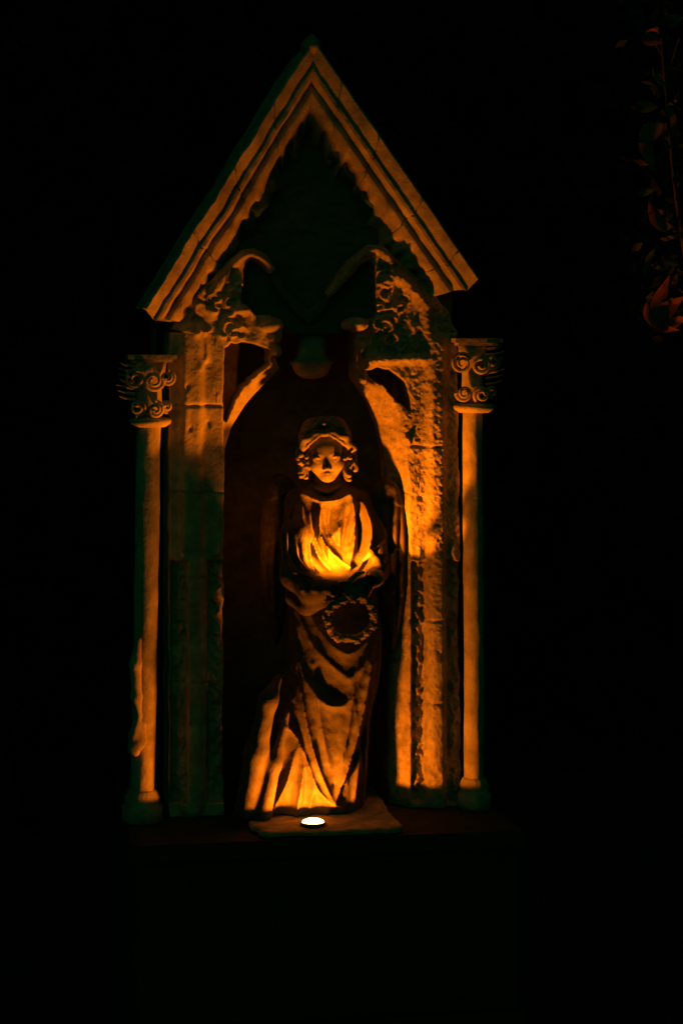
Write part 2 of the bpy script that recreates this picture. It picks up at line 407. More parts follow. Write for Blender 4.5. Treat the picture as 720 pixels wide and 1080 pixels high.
# gable body with the sunk tympanum
apx, apz = P(325, 47)
def slab(name, pts, y0, y1, mat):
    m = MB(); k = len(pts)
    m.add([(x, y0, z) for x, z in pts]+[(x, y1, z) for x, z in pts],
          [tuple(range(k)), tuple(range(k, 2*k))[::-1]]+[(i, i+k, (i+1) % k+k, (i+1) % k) for i in range(k)])
    o = m.build(name, mat, niche, smooth=False); return sharp(o)
v = Vol((P(160, 0)[0], -.06, P(0, 360)[1]), (P(490, 0)[0], .3, P(0, 50)[1]), .006); sl, X, Y, Z = v.grid()
sd = poly_sd(v.ax[0][:, None].astype(float), v.ax[2][None, :].astype(float), [P(*q) for q in ((325, 66), (180, 305), (182, 352), (480, 352), (482, 290))])[:, None, :]
v.F = np.maximum(np.maximum(sd, -(Y-.040+.050*np.clip((sd+.105+.03*fbm(X, .8, Z, 16, 2))/.035, 0, 1)*(.85+.25*fbm(X, .9, Z, 34, 3))*np.clip((Z-1.93)/.06, 0, 1)+.007*fbm(X, .2, Z, 18, 3)+.003*fbm(X, .7, Z, 70, 2))), Y-.28).astype(np.float32)
link('tympanum', v.mesh('tympanum'), M['green_patch'], niche)

# raking cornice of the gable: a moulded profile swept down each slope
def cornice(p_end, side):
    A = np.array([325.0, 45.0]); B = np.array(p_end, float)
    d = B-A; Ln = np.hypot(*d); d /= Ln
    nrm = np.array([d[1], -d[0]]); nrm *= (1 if nrm[1] > 0 else -1)
    # (distance inwards in px, depth y)
    prof = [(0, .34), (0, -.086), (2, -.089), (8, -.080), (15, -.064), (17, -.070), (20, -.068), (22, -.050), (25, -.036), (28, -.040), (30, -.046), (33, -.044), (37, -.030), (41, -.018), (46, .000), (50, .022), (52, .05), (52, .34)]
    joints = (.23, .47, .71) if side < 0 else (.17, .40, .66, .88)
    S = 260; v = []; f = []; K = len(prof)
    for i in range(S+1):
        t = i/S
        kw = .25+(.9 if side > 0 else .5)*(.5+.5*float(noise3(t*9, side*3.3, .2)))+.5*float(noise3(t*31, side*1.7, .9))
        for j, (nn, y) in enumerate(prof):
            if nn > 37: nn = 37+(nn-37)*max(.3, kw*1.3)
            if y < .3 and min(abs(t-tj) for tj in joints) < .0028: y += .0035
            o = A+nrm*nn
            s0 = (325-o[0])/d[0]; s1 = Ln-max(0, nn-20)*.4+(5 if 12 < nn < 19 else 0)
            q = o+d*(s0+(s1-s0)*t)
            x, z = P(q[0], q[1], 0)
            w = .0045*float(noise3(x*13, y*5, z*13))+.0022*float(noise3(x*45, y*45, z*45))
            wy = .0035*float(noise3(x*11+9, y*5, z*11))+.0022*float(noise3(x*42+5, y*42, z*42))+.007*max(0., float(noise3(x*24+3, y*9, z*24))-.55)
            if i in (0,): w *= .2
            v.append((x+w*.7, y+wy, z-w*.7))
    for i in range(S):
        for j in range(K-1): f.append((i*K+j, i*K+j+1, (i+1)*K+j+1, (i+1)*K+j))
        f.append((i*K+K-1, i*K, (i+1)*K, (i+1)*K+K-1))
    f += [tuple(range(K)), tuple(S*K+j for j in range(K))[::-1]]
    m = MB(); m.add(v, f); o = m.build('gable_cornice', M['stone'], niche); sharp(o, 50)
    return o
cornice((150, 325), -1); cornice((497, 294), 1)
v = Vol((apx-.05, -.13, apz-.06), (apx+.05, .1, apz+.07), .004)
v.ell((apx, -.045, apz-.012), (.024, .05, .026), 0); v.chain([(apx, -.05, apz-.005), (apx+.003, -.05, apz+.012)], [.016, .007], .012)
link('finial', v.mesh('finial'), M['stone'], niche)

cen = [(281, 280), (292, 286), (304, 303), (316, 318), (327, 326), (338, 318), (348, 310), (350, 318), (340, 331), (327, 342), (312, 331), (298, 314), (286, 293)]
a, b = P(276, 350), P(356, 272)
v = Vol((a[0], -.03, a[1]), (b[0], .10, b[1]), .0035); sl, X, Y, Z = v.grid()
sd = poly_sd(v.ax[0][:, None].astype(float), v.ax[2][None, :].astype(float), [P(*q) for q in cen])[:, None, :]
v.F = smax(smax(sd+.002*fbm(X, .3, Z, 50, 2), -(Y-.012), .008), Y-.07, .002).astype(np.float32)
link('tracery_cusp', v.mesh('tracery_cusp'), M['green_patch'], niche)
# little canopy boss over the head
mb = MB(); cxx, czz = P(331, 380, .06)
mb.lathe([(.004, -.040), (.022, -.037), (.038, -.028), (.047, -.014), (.050, -.004), (.056, -.002), (.056, .004), (.050, .008), (.040, .014), (.034, .03), (.036, .075)], (cxx, .10, czz-.008), 28)
mb.build('canopy_boss', M['stone'], niche)

# side columns with scrolled capitals
def column(cpx_top, cpx_bot, ab, neck, nk, r, sgn, label=None):
    yc = -.012
    xt, zt = P(cpx_top, neck, yc); xb, _ = P(cpx_bot, 800, yc)
    zb = ZB+.02
    m = MB(); v = []; f = []; S = 60; n = 24
    for i in range(S+1):
        t = i/S; z = zb+(zt-zb)*t; x = xb+(xt-xb)*t
        for k in range(n):
            a = 2*math.pi*k/n; rr_ = r*(1+.06*float(noise3(k*.7, z*18, 1.0)))
            v.append((x+rr_*math.cos(a), yc+rr_*math.sin(a), z))
    for i in range(S):
        for k in range(n): f.append((i*n+k, i*n+(k+1) % n, (i+1)*n+(k+1) % n, (i+1)*n+k))
    m.add(v, f); col = m.build('column', M['stone'], niche)
    # base
    b = MB(); b.lathe([(r*1.7, -.02), (r*1.7, .015), (r*1.35, .02), (r*1.5, .035), (r*1.25, .05), (r*1.02, .055)], (xb, yc, zb), 24); b.build('column_base', M['stone'], col)
    # necking ring, as a thin plate
    b = MB(); wl, wr = nk
    x0, z0 = P(wl, neck, yc); x1, _ = P(wr, neck, yc); c = ((x0+x1)/2, yc, zt); R = (x1-x0)/2
    b.lathe([(R*.72, -.014), (R*.95, -.006), (R, .0), (R*.93, .007), (r, .01)], c, 30); b.build('necking', M['stone'], col)
    # bell and scrolls
    b = MB(); za = P(0, ab, yc)[1]; H = za-zt
    b.lathe([(r*.98, .0), (r*1.1, H*.25), (r*1.05, H*.5), (r*1.35, H*.8), (r*1.5, H*.97)], (xt, yc, zt), 24)
    def volute(cx, cz, R, yy, ph, dirn):
        pts = []
        for i in range(34):
            t = i/33; a = ph+dirn*t*4.2*math.pi*.8; q = R*(1-.72*t)
            pts.append((cx+q*math.cos(a), yy-.012*t, cz+q*math.sin(a)))
        b.tube(pts, .0055, .0035, 7)
    for (dx, fz, R, yy) in ((-.036, .68, .026, -.036), (.008, .66, .024, -.052), (.042, .70, .018, -.034), (-.030, .22, .019, -.036), (.012, .20, .019, -.048), (.040, .24, .013, -.03)):
        volute(xt+dx, zt+H*fz, R, yc+yy, rr.uniform(0, 6.28), 1 if dx < 0 else -1)
    for k in range(7):   # leaf tips curling off the outer flank
        a = rr.uniform(0, 1); x = xt+sgn*(r*1.2+.012); z = zt+H*(.35+.09*k)
        b.tube([(x-sgn*.012, yc-.02, z), (x+sgn*.012, yc-.03, z+.004), (x+sgn*.026+sgn*.004*(k % 3), yc-.03, z+.010)], .0045, .0015, 6)
    b.build('capital', M['stone'], col)
    b = MB(); x0 = P(nk[0]-2, ab, yc)[0]; x1 = P(nk[1]+4, ab, yc)[0]
    b.box((x0, yc-.05, za), (x1, yc+.08, za+.010)); b.box((x0+.008, yc-.042, za-.008), (x1-.008, yc+.07, za-.0005)); ob = b.build('abacus', M['stone'], col, smooth=False)
    return col
colL = column(157, 150, 379, 444, (136, 181), .029, -1)
colR = column(498, 500, 362, 429, (478, 521), .0245, 1)
# carved hanging leaf at the foot of the left column
v = Vol((P(130, 0)[0], -.08, P(0, 805)[1]), (P(172, 0)[0], .04, P(0, 660)[1]), .0035)
v.chain([P3(146, 675, -.05), P3(143, 700, -.055), P3(144, 735, -.055), P3(147, 755, -.05)], [.008, .014, .013, .006], .01)
v.chain([P3(147, 755, -.05), P3(141, 775, -.055), P3(138, 792, -.05)], [.006, .012, .008], .008)
v.chain([P3(150, 765, -.045), P3(147, 782, -.05), P3(143, 794, -.05)], [.01, .016, .01], .01)
link('column_ornament', v.mesh('column_ornament'), M['stone'], colL)

# pedestal block below
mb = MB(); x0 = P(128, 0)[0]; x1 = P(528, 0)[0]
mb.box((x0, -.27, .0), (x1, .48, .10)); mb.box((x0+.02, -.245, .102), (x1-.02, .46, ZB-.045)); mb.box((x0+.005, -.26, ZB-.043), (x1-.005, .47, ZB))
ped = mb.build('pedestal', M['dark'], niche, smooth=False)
bm = bmesh.new(); bm.from_mesh(ped.data); bmesh.ops.bevel(bm, geom=bm.edges[:], offset=.006, segments=2, affect='EDGES'); bm.to_mesh(ped.data); bm.free()

# ================================================================== THE ANGEL
angel = empty('angel_statue', P3(340, 860, .05)[:2]+(ZT,), 'robed stone angel with curled hair holding a wreath, lit from below inside the niche', 'statue')
AL = np.array(angel.location)
def alink(name, me, mat, parent=angel):
    o = link(name, me, mat, parent)
    if parent == angel: o.location = tuple(-AL)
    return o

# ---- robe: profile + folds
rb = Relief(235, 495, 435, 885, 1)
def R_(pts, h, w): rb.ridge(pts, h*1.12, w*.92, p=1.15)
rq = random.Random(21)
def thin(p0, p1, n, wob=3):      # fine creases between the main folds
    for _ in range(n):
        t = rq.random(); o = rq.uniform(-1, 1)
        a = [p0[0]+(p1[0]-p0[0])*t, p0[1]+(p1[1]-p0[1])*t]
        yield a, o
for _ in range(12):              # skirt creases run down and outwards
    x0 = rq.uniform(308, 392); y0 = rq.uniform(720, 770); L = rq.uniform(70, 130)
    sp = (x0-345)*.35 if x0 > 345 else (x0-330)*.9
    R_([(x0, y0), (x0+sp*.35+rq.uniform(-2, 2), y0+L*.5), (x0+sp*.8, min(866, y0+L))], rq.choice((-1, 1, 1))*rq.uniform(.002, .005), rq.uniform(1.3, 2.6))
for _ in range(14):              # breast creases fall towards the girdle
    x0 = rq.uniform(322, 386); L = rq.uniform(25, 50); y0 = rq.uniform(532, 560)
    R_([(x0, y0), (x0+(352-x0)*.2, y0+L*.5), (x0+(356-x0)*.45, y0+L)], rq.choice((-1, 1))*rq.uniform(.003, .006), rq.uniform(1.2, 2.2))
R_([(318, 516), (328, 525), (345, 529), (362, 525), (377, 516)], .012, 3.2)
R_([(326, 512), (345, 520), (366, 511)], .008, 3)
R_([(327, 545), (328, 565), (334, 585), (347, 601)], .020, 3.8)
R_([(339, 532), (336, 556), (342, 574), (356, 589), (368, 598)], .022, 3.6)
R_([(318, 540), (318, 566), (324, 588), (338, 604)], .012, 3.5)
R_([(372, 524), (375, 555), (371, 582), (366, 600)], .018, 4)
R_([(357, 556), (347, 574)], .008, 4)
R_([(385, 532), (392, 556), (388, 580), (377, 600)], .022, 5)
R_([(362, 535), (358, 570), (364, 590)], .008, 4)
R_([(317, 535), (314, 565), (320, 592)], -.020, 4); R_([(380, 535), (382, 560), (380, 580)], -.018, 3)
R_([(331, 545), (332, 566), (340, 584)], -.008, 2); R_([(350, 535), (349, 560), (360, 580)], -.010, 4)
# overskirt swags
R_([(316, 648), (328, 678), (348, 700), (366, 714)], .013, 6)
R_([(398, 672), (386, 694), (376, 706), (366, 714)], .012, 6)
R_([(340, 672), (354, 684), (374, 678)], .020, 22)
R_([(311, 668), (318, 708), (334, 734), (352, 743), (368, 735), (381, 706), (393, 678)], .016, 7)
R_([(322, 640), (340, 668), (366, 688), (392, 668)], .010, 5)
# long folds of the skirt
R_([(391, 700), (379, 760), (363, 808), (350, 840)], .026, 4.6)
R_([(311, 672), (315, 722), (325, 780), (338, 820), (348, 840)], .024, 4.6)
R_([(283, 735), (295, 758), (310, 774), (321, 800), (330, 825), (345, 841), (360, 846)], .026, 3.8)
R_([(302, 752), (286, 798), (272, 838), (260, 864)], .030, 6)
R_([(311, 785), (300, 820), (286, 848), (274, 868)], .024, 5)
R_([(284, 742), (275, 786), (266, 812), (258, 850)], .024, 6)
R_([(318, 806), (312, 838), (306, 866)], .020, 4)
R_([(327, 830), (322, 850), (318, 868)], .016, 4)
R_([(329, 700), (336, 760), (345, 806)], .012, 5)
R_([(394, 700), (387, 780), (382, 860)], .012, 4)
R_([(371, 722), (365, 770), (354, 806)], .012, 5)
R_([(378, 800), (372, 840), (366, 866)], .016, 5)
R_([(398, 625), (402, 680), (399, 740)], .012, 5)
R_([(345, 846), (338, 858), (332, 868)], .012, 5); R_([(356, 848), (360, 858), (364, 868)], .012, 4)
for (x, y, q) in ((372, 796, .018), (350, 824, .014), (359, 826, .012)): R_([(x, y-3), (x, y+3)], -q, 2.6)
PROF = [  # py, left, right, front y, back y
    (508, 327, 361, -.018, .075), (515, 318, 371, -.026, .10), (521, 306, 386, -.032, .115), (532, 301, 393, -.037, .13), (560, 302, 396, -.043, .14), (600, 303, 398, -.05, .14),
    (640, 305, 402, -.056, .14), (680, 309, 403, -.064, .145), (715, 303, 402, -.07, .15), (740, 288, 397, -.076, .155), (780, 273, 391, -.086, .16), (820, 265, 388, -.096, .165), (850, 258, 386, -.104, .17), (868, 252, 387, -.108, .17), (885, 250, 387, -.108, .17)]
pz = []; pl = []; prr = []; pf = []; pb = []
for (py, l, r, fy, by) in PROF:
    x0, z0 = P(l, py, .02); x1, _ = P(r, py, .02); pz.append(P(345, py, (fy+.0))[1]); pl.append(x0); prr.append(x1); pf.append(fy); pb.append(by)
o_ = np.argsort(pz); pz = np.array(pz)[o_]; pl = np.array(pl)[o_]; prr = np.array(prr)[o_]; pf = np.array(pf)[o_]; pb = np.array(pb)[o_]
v = Vol((P(240, 0)[0], -.21, ZT-.004), (P(430, 0)[0], .23, P(0, 498)[1]), .0034); sl, X, Y, Z = v.grid()
z1 = v.ax[2]
g = lambda A: np.interp(z1, pz, A)[None, None, :].astype(np.float32)
l, r, fy, by = g(pl), g(prr), g(pf), g(pb)
cxz, hwz, cyz, hdz = (l+r)/2, (r-l)/2, (fy+by)/2, (by-fy)/2
px, py = to_px(X[:, :, 0:1].astype(float), -.05, Z.astype(float))
rel = rb.at(*np.broadcast_arrays(px, py)).astype(np.float32)*(.8+1.0*(np.clip((615-py)/15, 0, 1))).astype(np.float32)
u = np.abs((X-cxz)/hwz); w = np.abs((Y-cyz)/hdz); e = 2.0+.5*np.clip((1.02-Z)/.1, 0, 1); q = (u**e+w**2.1)**(1/(.5*(e+2.1)))
d = (q-1)*np.minimum(hwz, hdz)
front = np.clip((cyz+.03-Y)/.06, 0, 1)
th = np.arctan2(Y-cyz, X-cxz)
back_f = .010*np.sin(th*13+3*np.sin(Z*5))*(1-front)*np.clip((1.2-Z)/.3, .2, 1)
d = d-(rel-.006)*front-back_f+.0014*fbm(X, .4, Z, 60, 2)
v.F = (d*.75).astype(np.float32)
top = P(0, 513, -.02)[1]
# sleeves
def sleeve(pts, rs, k=.018):
    v.chain([P3(*p) for p in pts], rs, k)
sleeve([(314, 531, .03), (311, 566, -.060), (312, 606, -.110)], [.030, .033, .035])
sleeve([(312, 606, -.110), (328, 622, -.150), (352, 622, -.190)], [.037, .031, .023], .014)
sleeve([(312, 628, -.08), (324, 638, -.125), (340, 636, -.16)], [.028, .024, .013], .012)          # the cuff hanging under the forearm
sleeve([(383, 531, .035), (394, 562, .010), (398, 600, -.030)], [.029, .029, .028])
sleeve([(398, 602, -.030), (395, 610, -.125)], [.027, .023], .012)
for k, (x, y) in enumerate(((399, 569), (405, 576), (408, 585))):   # frilled cuff
    v.chain([P3(x-16, y+22, -.095), P3(x-6, y+14, -.11), P3(x+1, y+8, -.105)], [.004, .008, .003], .012)
# sleeve folds: spiral ridges pressed in
for a, b, q in ((-10, -.02, .0045), (-1, -.034, .0055), (8, -.032, .0045), (15, -.018, .004)):
    v.chain([P3(312+a*.7, 534, b+.008), P3(309+a, 565, -.055+b), P3(311+a, 590, -.088+b), P3(318+a, 610, -.115+b)], [.003, q, q*1.2, .003], .008)
for a, b, q in ((10, -.018, .0045), (1, -.030, .0055), (-8, -.028, .005)):
    v.chain([P3(383+a*.7, 534, b+.02), P3(394+a, 562, .012+b), P3(398+a, 588, -.012+b)], [.003, q, .003], .008)
v.chain([P3(306, 532, -.03), P3(302, 560, -.088), P3(302, 585, -.130), P3(311, 603, -.160), P3(330, 610, -.182)], [.003, .0048, .005, .005, .003], .004)
v.chain([P3(313, 545, -.045), P3(310, 566, -.090), P3(313, 588, -.130), P3(323, 601, -.158)], [.0025, .004, .0045, .003], .004)
for t in (.2, .5, .8):
    x = 308+42*t
    v.chain([P3(x-4, 606+4*t, -.135-.03*t), P3(x+2, 622, -.178-.03*t), P3(x+8, 634, -.15-.03*t)], [.003, .005, .002], .008)
v.chain([P3(293, 716, -.085), P3(283, 738, -.112), P3(270, 795, -.104), P3(258, 866, -.092)], [.010, .020, .026, .030], .022)
v.chain([P3(303, 752, -.09), P3(290, 805, -.11), P3(276, 868, -.118)], [.006, .014, .020], .02)
v.F[:, :, :1] = .05
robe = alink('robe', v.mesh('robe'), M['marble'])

# ---- body: head, neck, hands in one carved piece
HC = np.array(P3(343.5, 476, -.028)); hy, hr, hp = rad(-8), rad(4), rad(15)
Rm = np.array(Matrix.Rotation(hy, 3, 'Z') @ Matrix.Rotation(-hr, 3, 'Y') @ Matrix.Rotation(hp, 3, 'X'))
HS = 1.0
def hp_(p): return HC+Rm @ (np.array(p)*HS)
v = Vol((P(300, 0)[0], -.2, P(0, 655)[1]), (P(425, 0)[0], .10, P(0, 430)[1]), .0024)
def ell_rot(v, c, r, k, mode='u'):
    c = hp_(c); r = np.array(r)*HS; mm = r.max()+k+.01; mn = r.min(); Ri = Rm.T
    def fn(X, Y, Z):
        a, b, e = X-c[0], Y-c[1], Z-c[2]
        U = Ri[0, 0]*a+Ri[0, 1]*b+Ri[0, 2]*e; Vv = Ri[1, 0]*a+Ri[1, 1]*b+Ri[1, 2]*e; W = Ri[2, 0]*a+Ri[2, 1]*b+Ri[2, 2]*e
        return (np.sqrt((U/r[0])**2+(Vv/r[1])**2+(W/r[2])**2)-1)*mn
    v.put(fn, c-mm, c+mm, k, mode)
def hc(a, b, ra, rb, k, mode='u'): v.cap(hp_(a), hp_(b), ra*HS, rb*HS, k, mode)
ell_rot(v, (0, .006, .016), (.0455, .058, .052), 0)
ell_rot(v, (0, -.012, -.014), (.0425, .042, .052), .015)
ell_rot(v, (0, -.036, -.053), (.017, .015, .013), .014)
for s in (-1, 1):
    ell_rot(v, (s*.023, -.034, -.022), (.017, .016, .018), .012)
    ell_rot(v, (s*.0222, -.060, -.001), (.0125, .0115, .0080), .006, 's')
    hc((s*.007, -.0500, .0085), (s*.031, -.0435, .0095), .0022, .0020, .006)
    ell_rot(v, (s*.0222, -.0435, -.002), (.0105, .0085, .0066), .0015)
    hc((s*.0115, -.0495, -.001), (s*.0222, -.0535, .0042), .0019, .0022, .002); hc((s*.0222, -.0535, .0042), (s*.033, -.0455, .0), .0022, .0017, .002)
    hc((s*.0125, -.050, -.0045), (s*.0222, -.0515, -.0082), .0015, .0016, .002); hc((s*.0222, -.0515, -.0082), (s*.032, -.0455, -.004), .0016, .0013, .002)
    ell_rot(v, (s*.0065, -.0555, -.0255), (.0048, .006, .0042), .004)
    ell_rot(v, (s*.0505, .008, -.006), (.006, .010, .016), .004)
hc((0, -.0485, .004), (0, -.0615, -.0215), .0046, .0062, .006)
hc((-.0130, -.0475, -.0405), (0, -.0530, -.0380), .0018, .0030, .004); hc((0, -.0530, -.0380), (.0130, -.0475, -.0405), .0030, .0018, .004)
hc((-.010, -.0475, -.0445), (0, -.0520, -.0455), .0022, .0036, .004); hc((0, -.0520, -.0455), (.010, -.0475, -.0445), .0036, .0022, .004)
hc((-.0125, -.0520, -.0415), (.0125, -.0520, -.0415), .0008, .0008, .001, 's')
v.cap(hp_((0, .012, -.045)), P3(345, 520, .025), .029, .034, .014)
v.ell(P3(346, 540, .045), (.06, .04, .03), .02)
# forearms and hands
v.chain([P3(334, 622, -.160), P3(352, 620, -.190), P3(362, 619, -.195)], [.02, .0155, .013], .006)
def hand(base, palm, fingers, thumb):
    v.cap(base, palm, .0125, .0145, .006)
    for f_ in fingers: v.chain([np.array(p) for p in f_], [.0058, .0055, .005, .004][:len(f_)], .0018)
    v.chain([np.array(p) for p in thumb], [.007, .006, .0045], .0025)
# her right hand, cradling under
hand(P3(362, 619, -.195), P3(374, 621, -.199),
     [[P3(378, 613+i*5, -.199-.004*i), P3(386-i, 614+i*5, -.195-.002*i), P3(392-2*i, 617+i*4.6, -.185), P3(393-3*i, 620+i*4.6, -.177)] for i in range(4)],
     [P3(368, 613, -.191), P3(376, 606, -.187), P3(383, 604, -.181)])
# her left hand laid over, fingers curling down over the wreath
v.chain([P3(396, 609, -.130), P3(395, 610, -.178), P3(388, 613, -.200)], [.022, .0165, .013], .006)
hand(P3(388, 613, -.200), P3(380, 619, -.213),
     [[P3(384-5*i, 621+1.0*i, -.219), P3(383-5.2*i, 628+.6*i, -.227), P3(382-5.2*i, 634+.3*i, -.224), P3(381.5-5.1*i, 638-.4*i, -.216)] for i in range(4)],
     [P3(381, 612, -.205), P3(371, 612, -.211), P3(364, 617, -.211)])
body = alink('body', v.mesh('body'), M['flesh'])

# ---- hair
v = Vol(HC-.105, HC+.105, .0022)
ell_rot(v, (0, .016, .020), (.0490, .060, .0545), 0)
ell_rot(v, (0, -.062, -.018), (.040, .046, .058), .004, 's')
rh = random.Random(5)
for s in (-1, 1):
    for k in range(9):                       # waves from the parting
        f0 = k/8
        y0 = -.040+.085*f0
        pts = []; rs = []
        for i in range(12):
            t = i/11
            a = t*1.75
            x = s*(.003+.050*math.sin(min(a, 1.57)))+s*.003*math.sin(t*14+k)
            z = .030+.046*math.cos(a)+.004*math.sin(t*11+k*1.3) if f0 > .12 else .028+.034*math.cos(a)+.003*math.sin(t*12)
            y = y0+.006*math.sin(t*10+k)+.010*t*(1-f0)
            if f0 <= .12: y = -.049+.024*t
            if f0 > .5: z += -.006
            pts.append(hp_((x, y, z))); rs.append(.0075+.0015*math.sin(t*3.1))
        v.chain(pts, rs, .003)
    for k in range(6):                       # loose wisps breaking the outline of the waves
        t0 = rh.uniform(.15, .9); x = s*(.006+.050*t0); z = .066-.034*t0*t0
        v.chain([hp_((x, -.046+.022*t0, z)), hp_((x+s*.007, -.052+.024*t0, z-.004)), hp_((x+s*.011, -.050+.026*t0, z-.012)), hp_((x+s*.006, -.046+.026*t0, z-.016))], [.0035, .0042, .0034, .0015], .002)
    for k in range(3):                       # locks swept from the parting to the temples
        pts = [hp_((s*(.002+.049*t), -.045+.026*t*t+.005*k, (.069-.003*k)-.028*t-.018*t*t+(.0025+.0035*t)*math.sin(t*13+k*1.8))) for t in np.linspace(0, 1, 10)]
        v.chain(pts, [.0024+.0040*t for t in np.linspace(0, 1, 10)], .002)
    for k in range(7):                       # small S-waves breaking up the front locks
        t0 = .12+.12*k; x = s*(.002+.049*t0); y = -.050+.026*t0*t0; z = .066-.028*t0-.018*t0*t0
        v.chain([hp_((x-s*.002, y+.010, z+.012)), hp_((x+s*.003, y-.001, z+.005)), hp_((x+s*.004, y-.004, z-.003)), hp_((x+s*.009, y-.002, z-.007-.004*(k % 2)))], [.002, .0034, .0036, .0016], .0015)
    for k in range(18):                      # curls hanging beside the cheeks
        cx = s*(.047+rh.uniform(-.002, .020)); cz = .016-.0038*k+rh.uniform(-.004, .004); cy = rh.uniform(-.034, .010)
        R = rh.uniform(.0045, .0085); ph = rh.uniform(0, 6.28); tw = rh.choice((-1, 1))*rh.uniform(3.2, 5.2)
        pts = [hp_((cx+R*math.cos(ph+t*tw)*(1-.4*t), cy-.010*t+R*.5*math.sin(ph+t*4), cz+R*math.sin(ph+t*tw)*(1-.4*t)-.010*t)) for t in np.linspace(0, 1, 8)]
        v.chain(pts, [.0046]*6+[.0036, .002], .0028)
    for k in range(8):
        cx = s*(.046+rh.uniform(-.004, .012)); cz = -.02-rh.uniform(0, .03); cy = rh.uniform(.005, .04)
        v.chain([hp_((cx, cy, cz+.02)), hp_((cx+s*.006, cy, cz+.006)), hp_((cx+s*.001, cy-.004, cz-.008)), hp_((cx-s*.004, cy-.004, cz-.012))], [.010, .0105, .008, .004], .004)
alink('hair', v.mesh('hair'), M['flesh'])

# ---- wings
def wing(sgn):
    yb = .030 if sgn > 0 else .165
    base = [(380, 520), (384, 509), (391, 503), (399, 501), (406, 504), (411, 512), (415, 527), (418, 556), (419, 590), (416, 630), (409, 665), (402, 684), (395, 665), (389, 610), (384, 560)]
    cxp = 347
    pts = [((q+3 if sgn > 0 else 2*cxp-q+2), y) for q, y in base]
    a = P(min(p[0] for p in pts)-6, 750, .13); b = P(max(p[0] for p in pts)+6, 495, .13)
    w = Vol((a[0], yb-.07, a[1]), (b[0], yb+.05, b[1]), .0034); sl, X, Y, Z = w.grid()
    X2, Z2 = w.ax[0][:, None].astype(float), w.ax[2][None, :].astype(float)
    q2 = [P(p[0], p[1], .13) for p in pts]
    sd = poly_sd(X2, Z2, q2)
    px, py = to_px(X2, .13, Z2); px, py = np.broadcast_arrays(px, py)
    uu = (px-cxp)*sgn
    row = (py-500)/15+.02*(uu-40)*0
    ft = .010*np.abs(np.sin(uu*.33+.012*(py-500)))*np.clip((py-512)/40, .15, 1)+.004*((py-uu*.35)/46 % 1)
    dome = .024*np.sqrt(np.clip(1-(1-np.clip(-sd/.03, 0, 1))**2, 0, 1))
    yf = yb-dome-ft*np.clip(-sd/.012, 0, 1)
    w.F = np.maximum(np.maximum(sd[:, None, :], yf[:, None, :]-Y), Y-yb-.025).astype(np.float32)
    w.F[:] = w.F+.0008*fbm(X, .2, Z, 60, 2).astype(np.float32)
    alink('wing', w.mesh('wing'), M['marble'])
wing(1); wing(-1)

# ---- wreath in her hands: a ring of small leaves and buds
wr = np.array(P3(369.5, 651, -.183)); RW = .056
mb = MB(); ring = []
tilt = Matrix.Rotation(rad(20), 3, 'X')
def wpt(a, rr_, off=0.0): return Vector(wr)+tilt @ Vector((rr_*math.cos(a), off, rr_*math.sin(a)))
mb.tube([wpt(2*math.pi*i/48, RW) for i in range(49)], .0065, .0065, 8)
rl = random.Random(9)
for i in range(74):
    a = 2*math.pi*i/74+rl.uniform(-.04, .04); ph = rl.uniform(-1.5, 1.5)
    c = wpt(a, RW+.007*math.cos(ph*1.2)*rl.choice((-1, 1, 1)), -.007*abs(math.sin(ph))-.002)
    tdir = (tilt @ Vector((-math.sin(a), rl.uniform(-.5, .2), math.cos(a)))+(c-Vector(wr)).normalized()*rl.uniform(-.2, .9)).normalized()
    sd_ = tdir.cross(Vector((0, 1, 0))).normalized(); up = sd_.cross(tdir)
    L_ = rl.uniform(.012, .02); W_ = L_*.32
    p0 = c-tdir*L_*.5; p1 = c+tdir*L_*.6+up*.003
    for sg in (1,):
        mb.add([p0, c+sd_*W_, p1, c-sd_*W_, c+up*.0035, c-up*.002], [(0, 1, 4), (1, 2, 4), (2, 3, 4), (3, 0, 4), (1, 0, 5), (2, 1, 5), (3, 2, 5), (0, 3, 5)])
wre = mb.build('wreath', M['flesh'], angel, smooth=False); wre.location = tuple(-AL)
w = Vol(wr-.085, wr+.085, .003)
for i in range(16):
    a = 2*math.pi*i/16+rl.uniform(-.1, .1); c = wpt(a, RW+rl.uniform(-.005, .007), -.007)
    w.ell(np.array(c), (.0065, .0065, .0065), .002)
    for k in range(5): w.ell(np.array(c)+np.array([.007*math.cos(k*1.257+i), -.001, .007*math.sin(k*1.257+i)]), (.0042,)*3, .001)
o = link('blossoms', w.mesh('blossoms'), M['flesh'], wre)

# ---- slab under her feet
v = Vol((P(255, 0)[0], -.27, ZB+.0005), (P(432, 0)[0], .2, ZT+.03), .004); sl, X, Y, Z = v.grid()
x0 = P(266, 870, -.15)[0]; x1 = P(418, 870, -.15)[0]; c = (x0+x1)/2; hw = (x1-x0)/2
dx = np.abs(X-c)-hw+.03; dy = np.abs(Y+.03)-.185
d = np.sqrt(np.maximum(dx, 0)**2+np.maximum(dy, 0)**2)+np.minimum(np.maximum(dx, dy), 0)-.03+.010*fbm(X, Y, 0*Z, 14, 3)
d = smax(d, Z-ZT+.003*fbm(X, Y, Z, 22, 3)+.003, .01)
v.F = np.maximum(d, -(Z-ZB-.003)).astype(np.float32)
alink('base', v.mesh('base'), M['stone'])

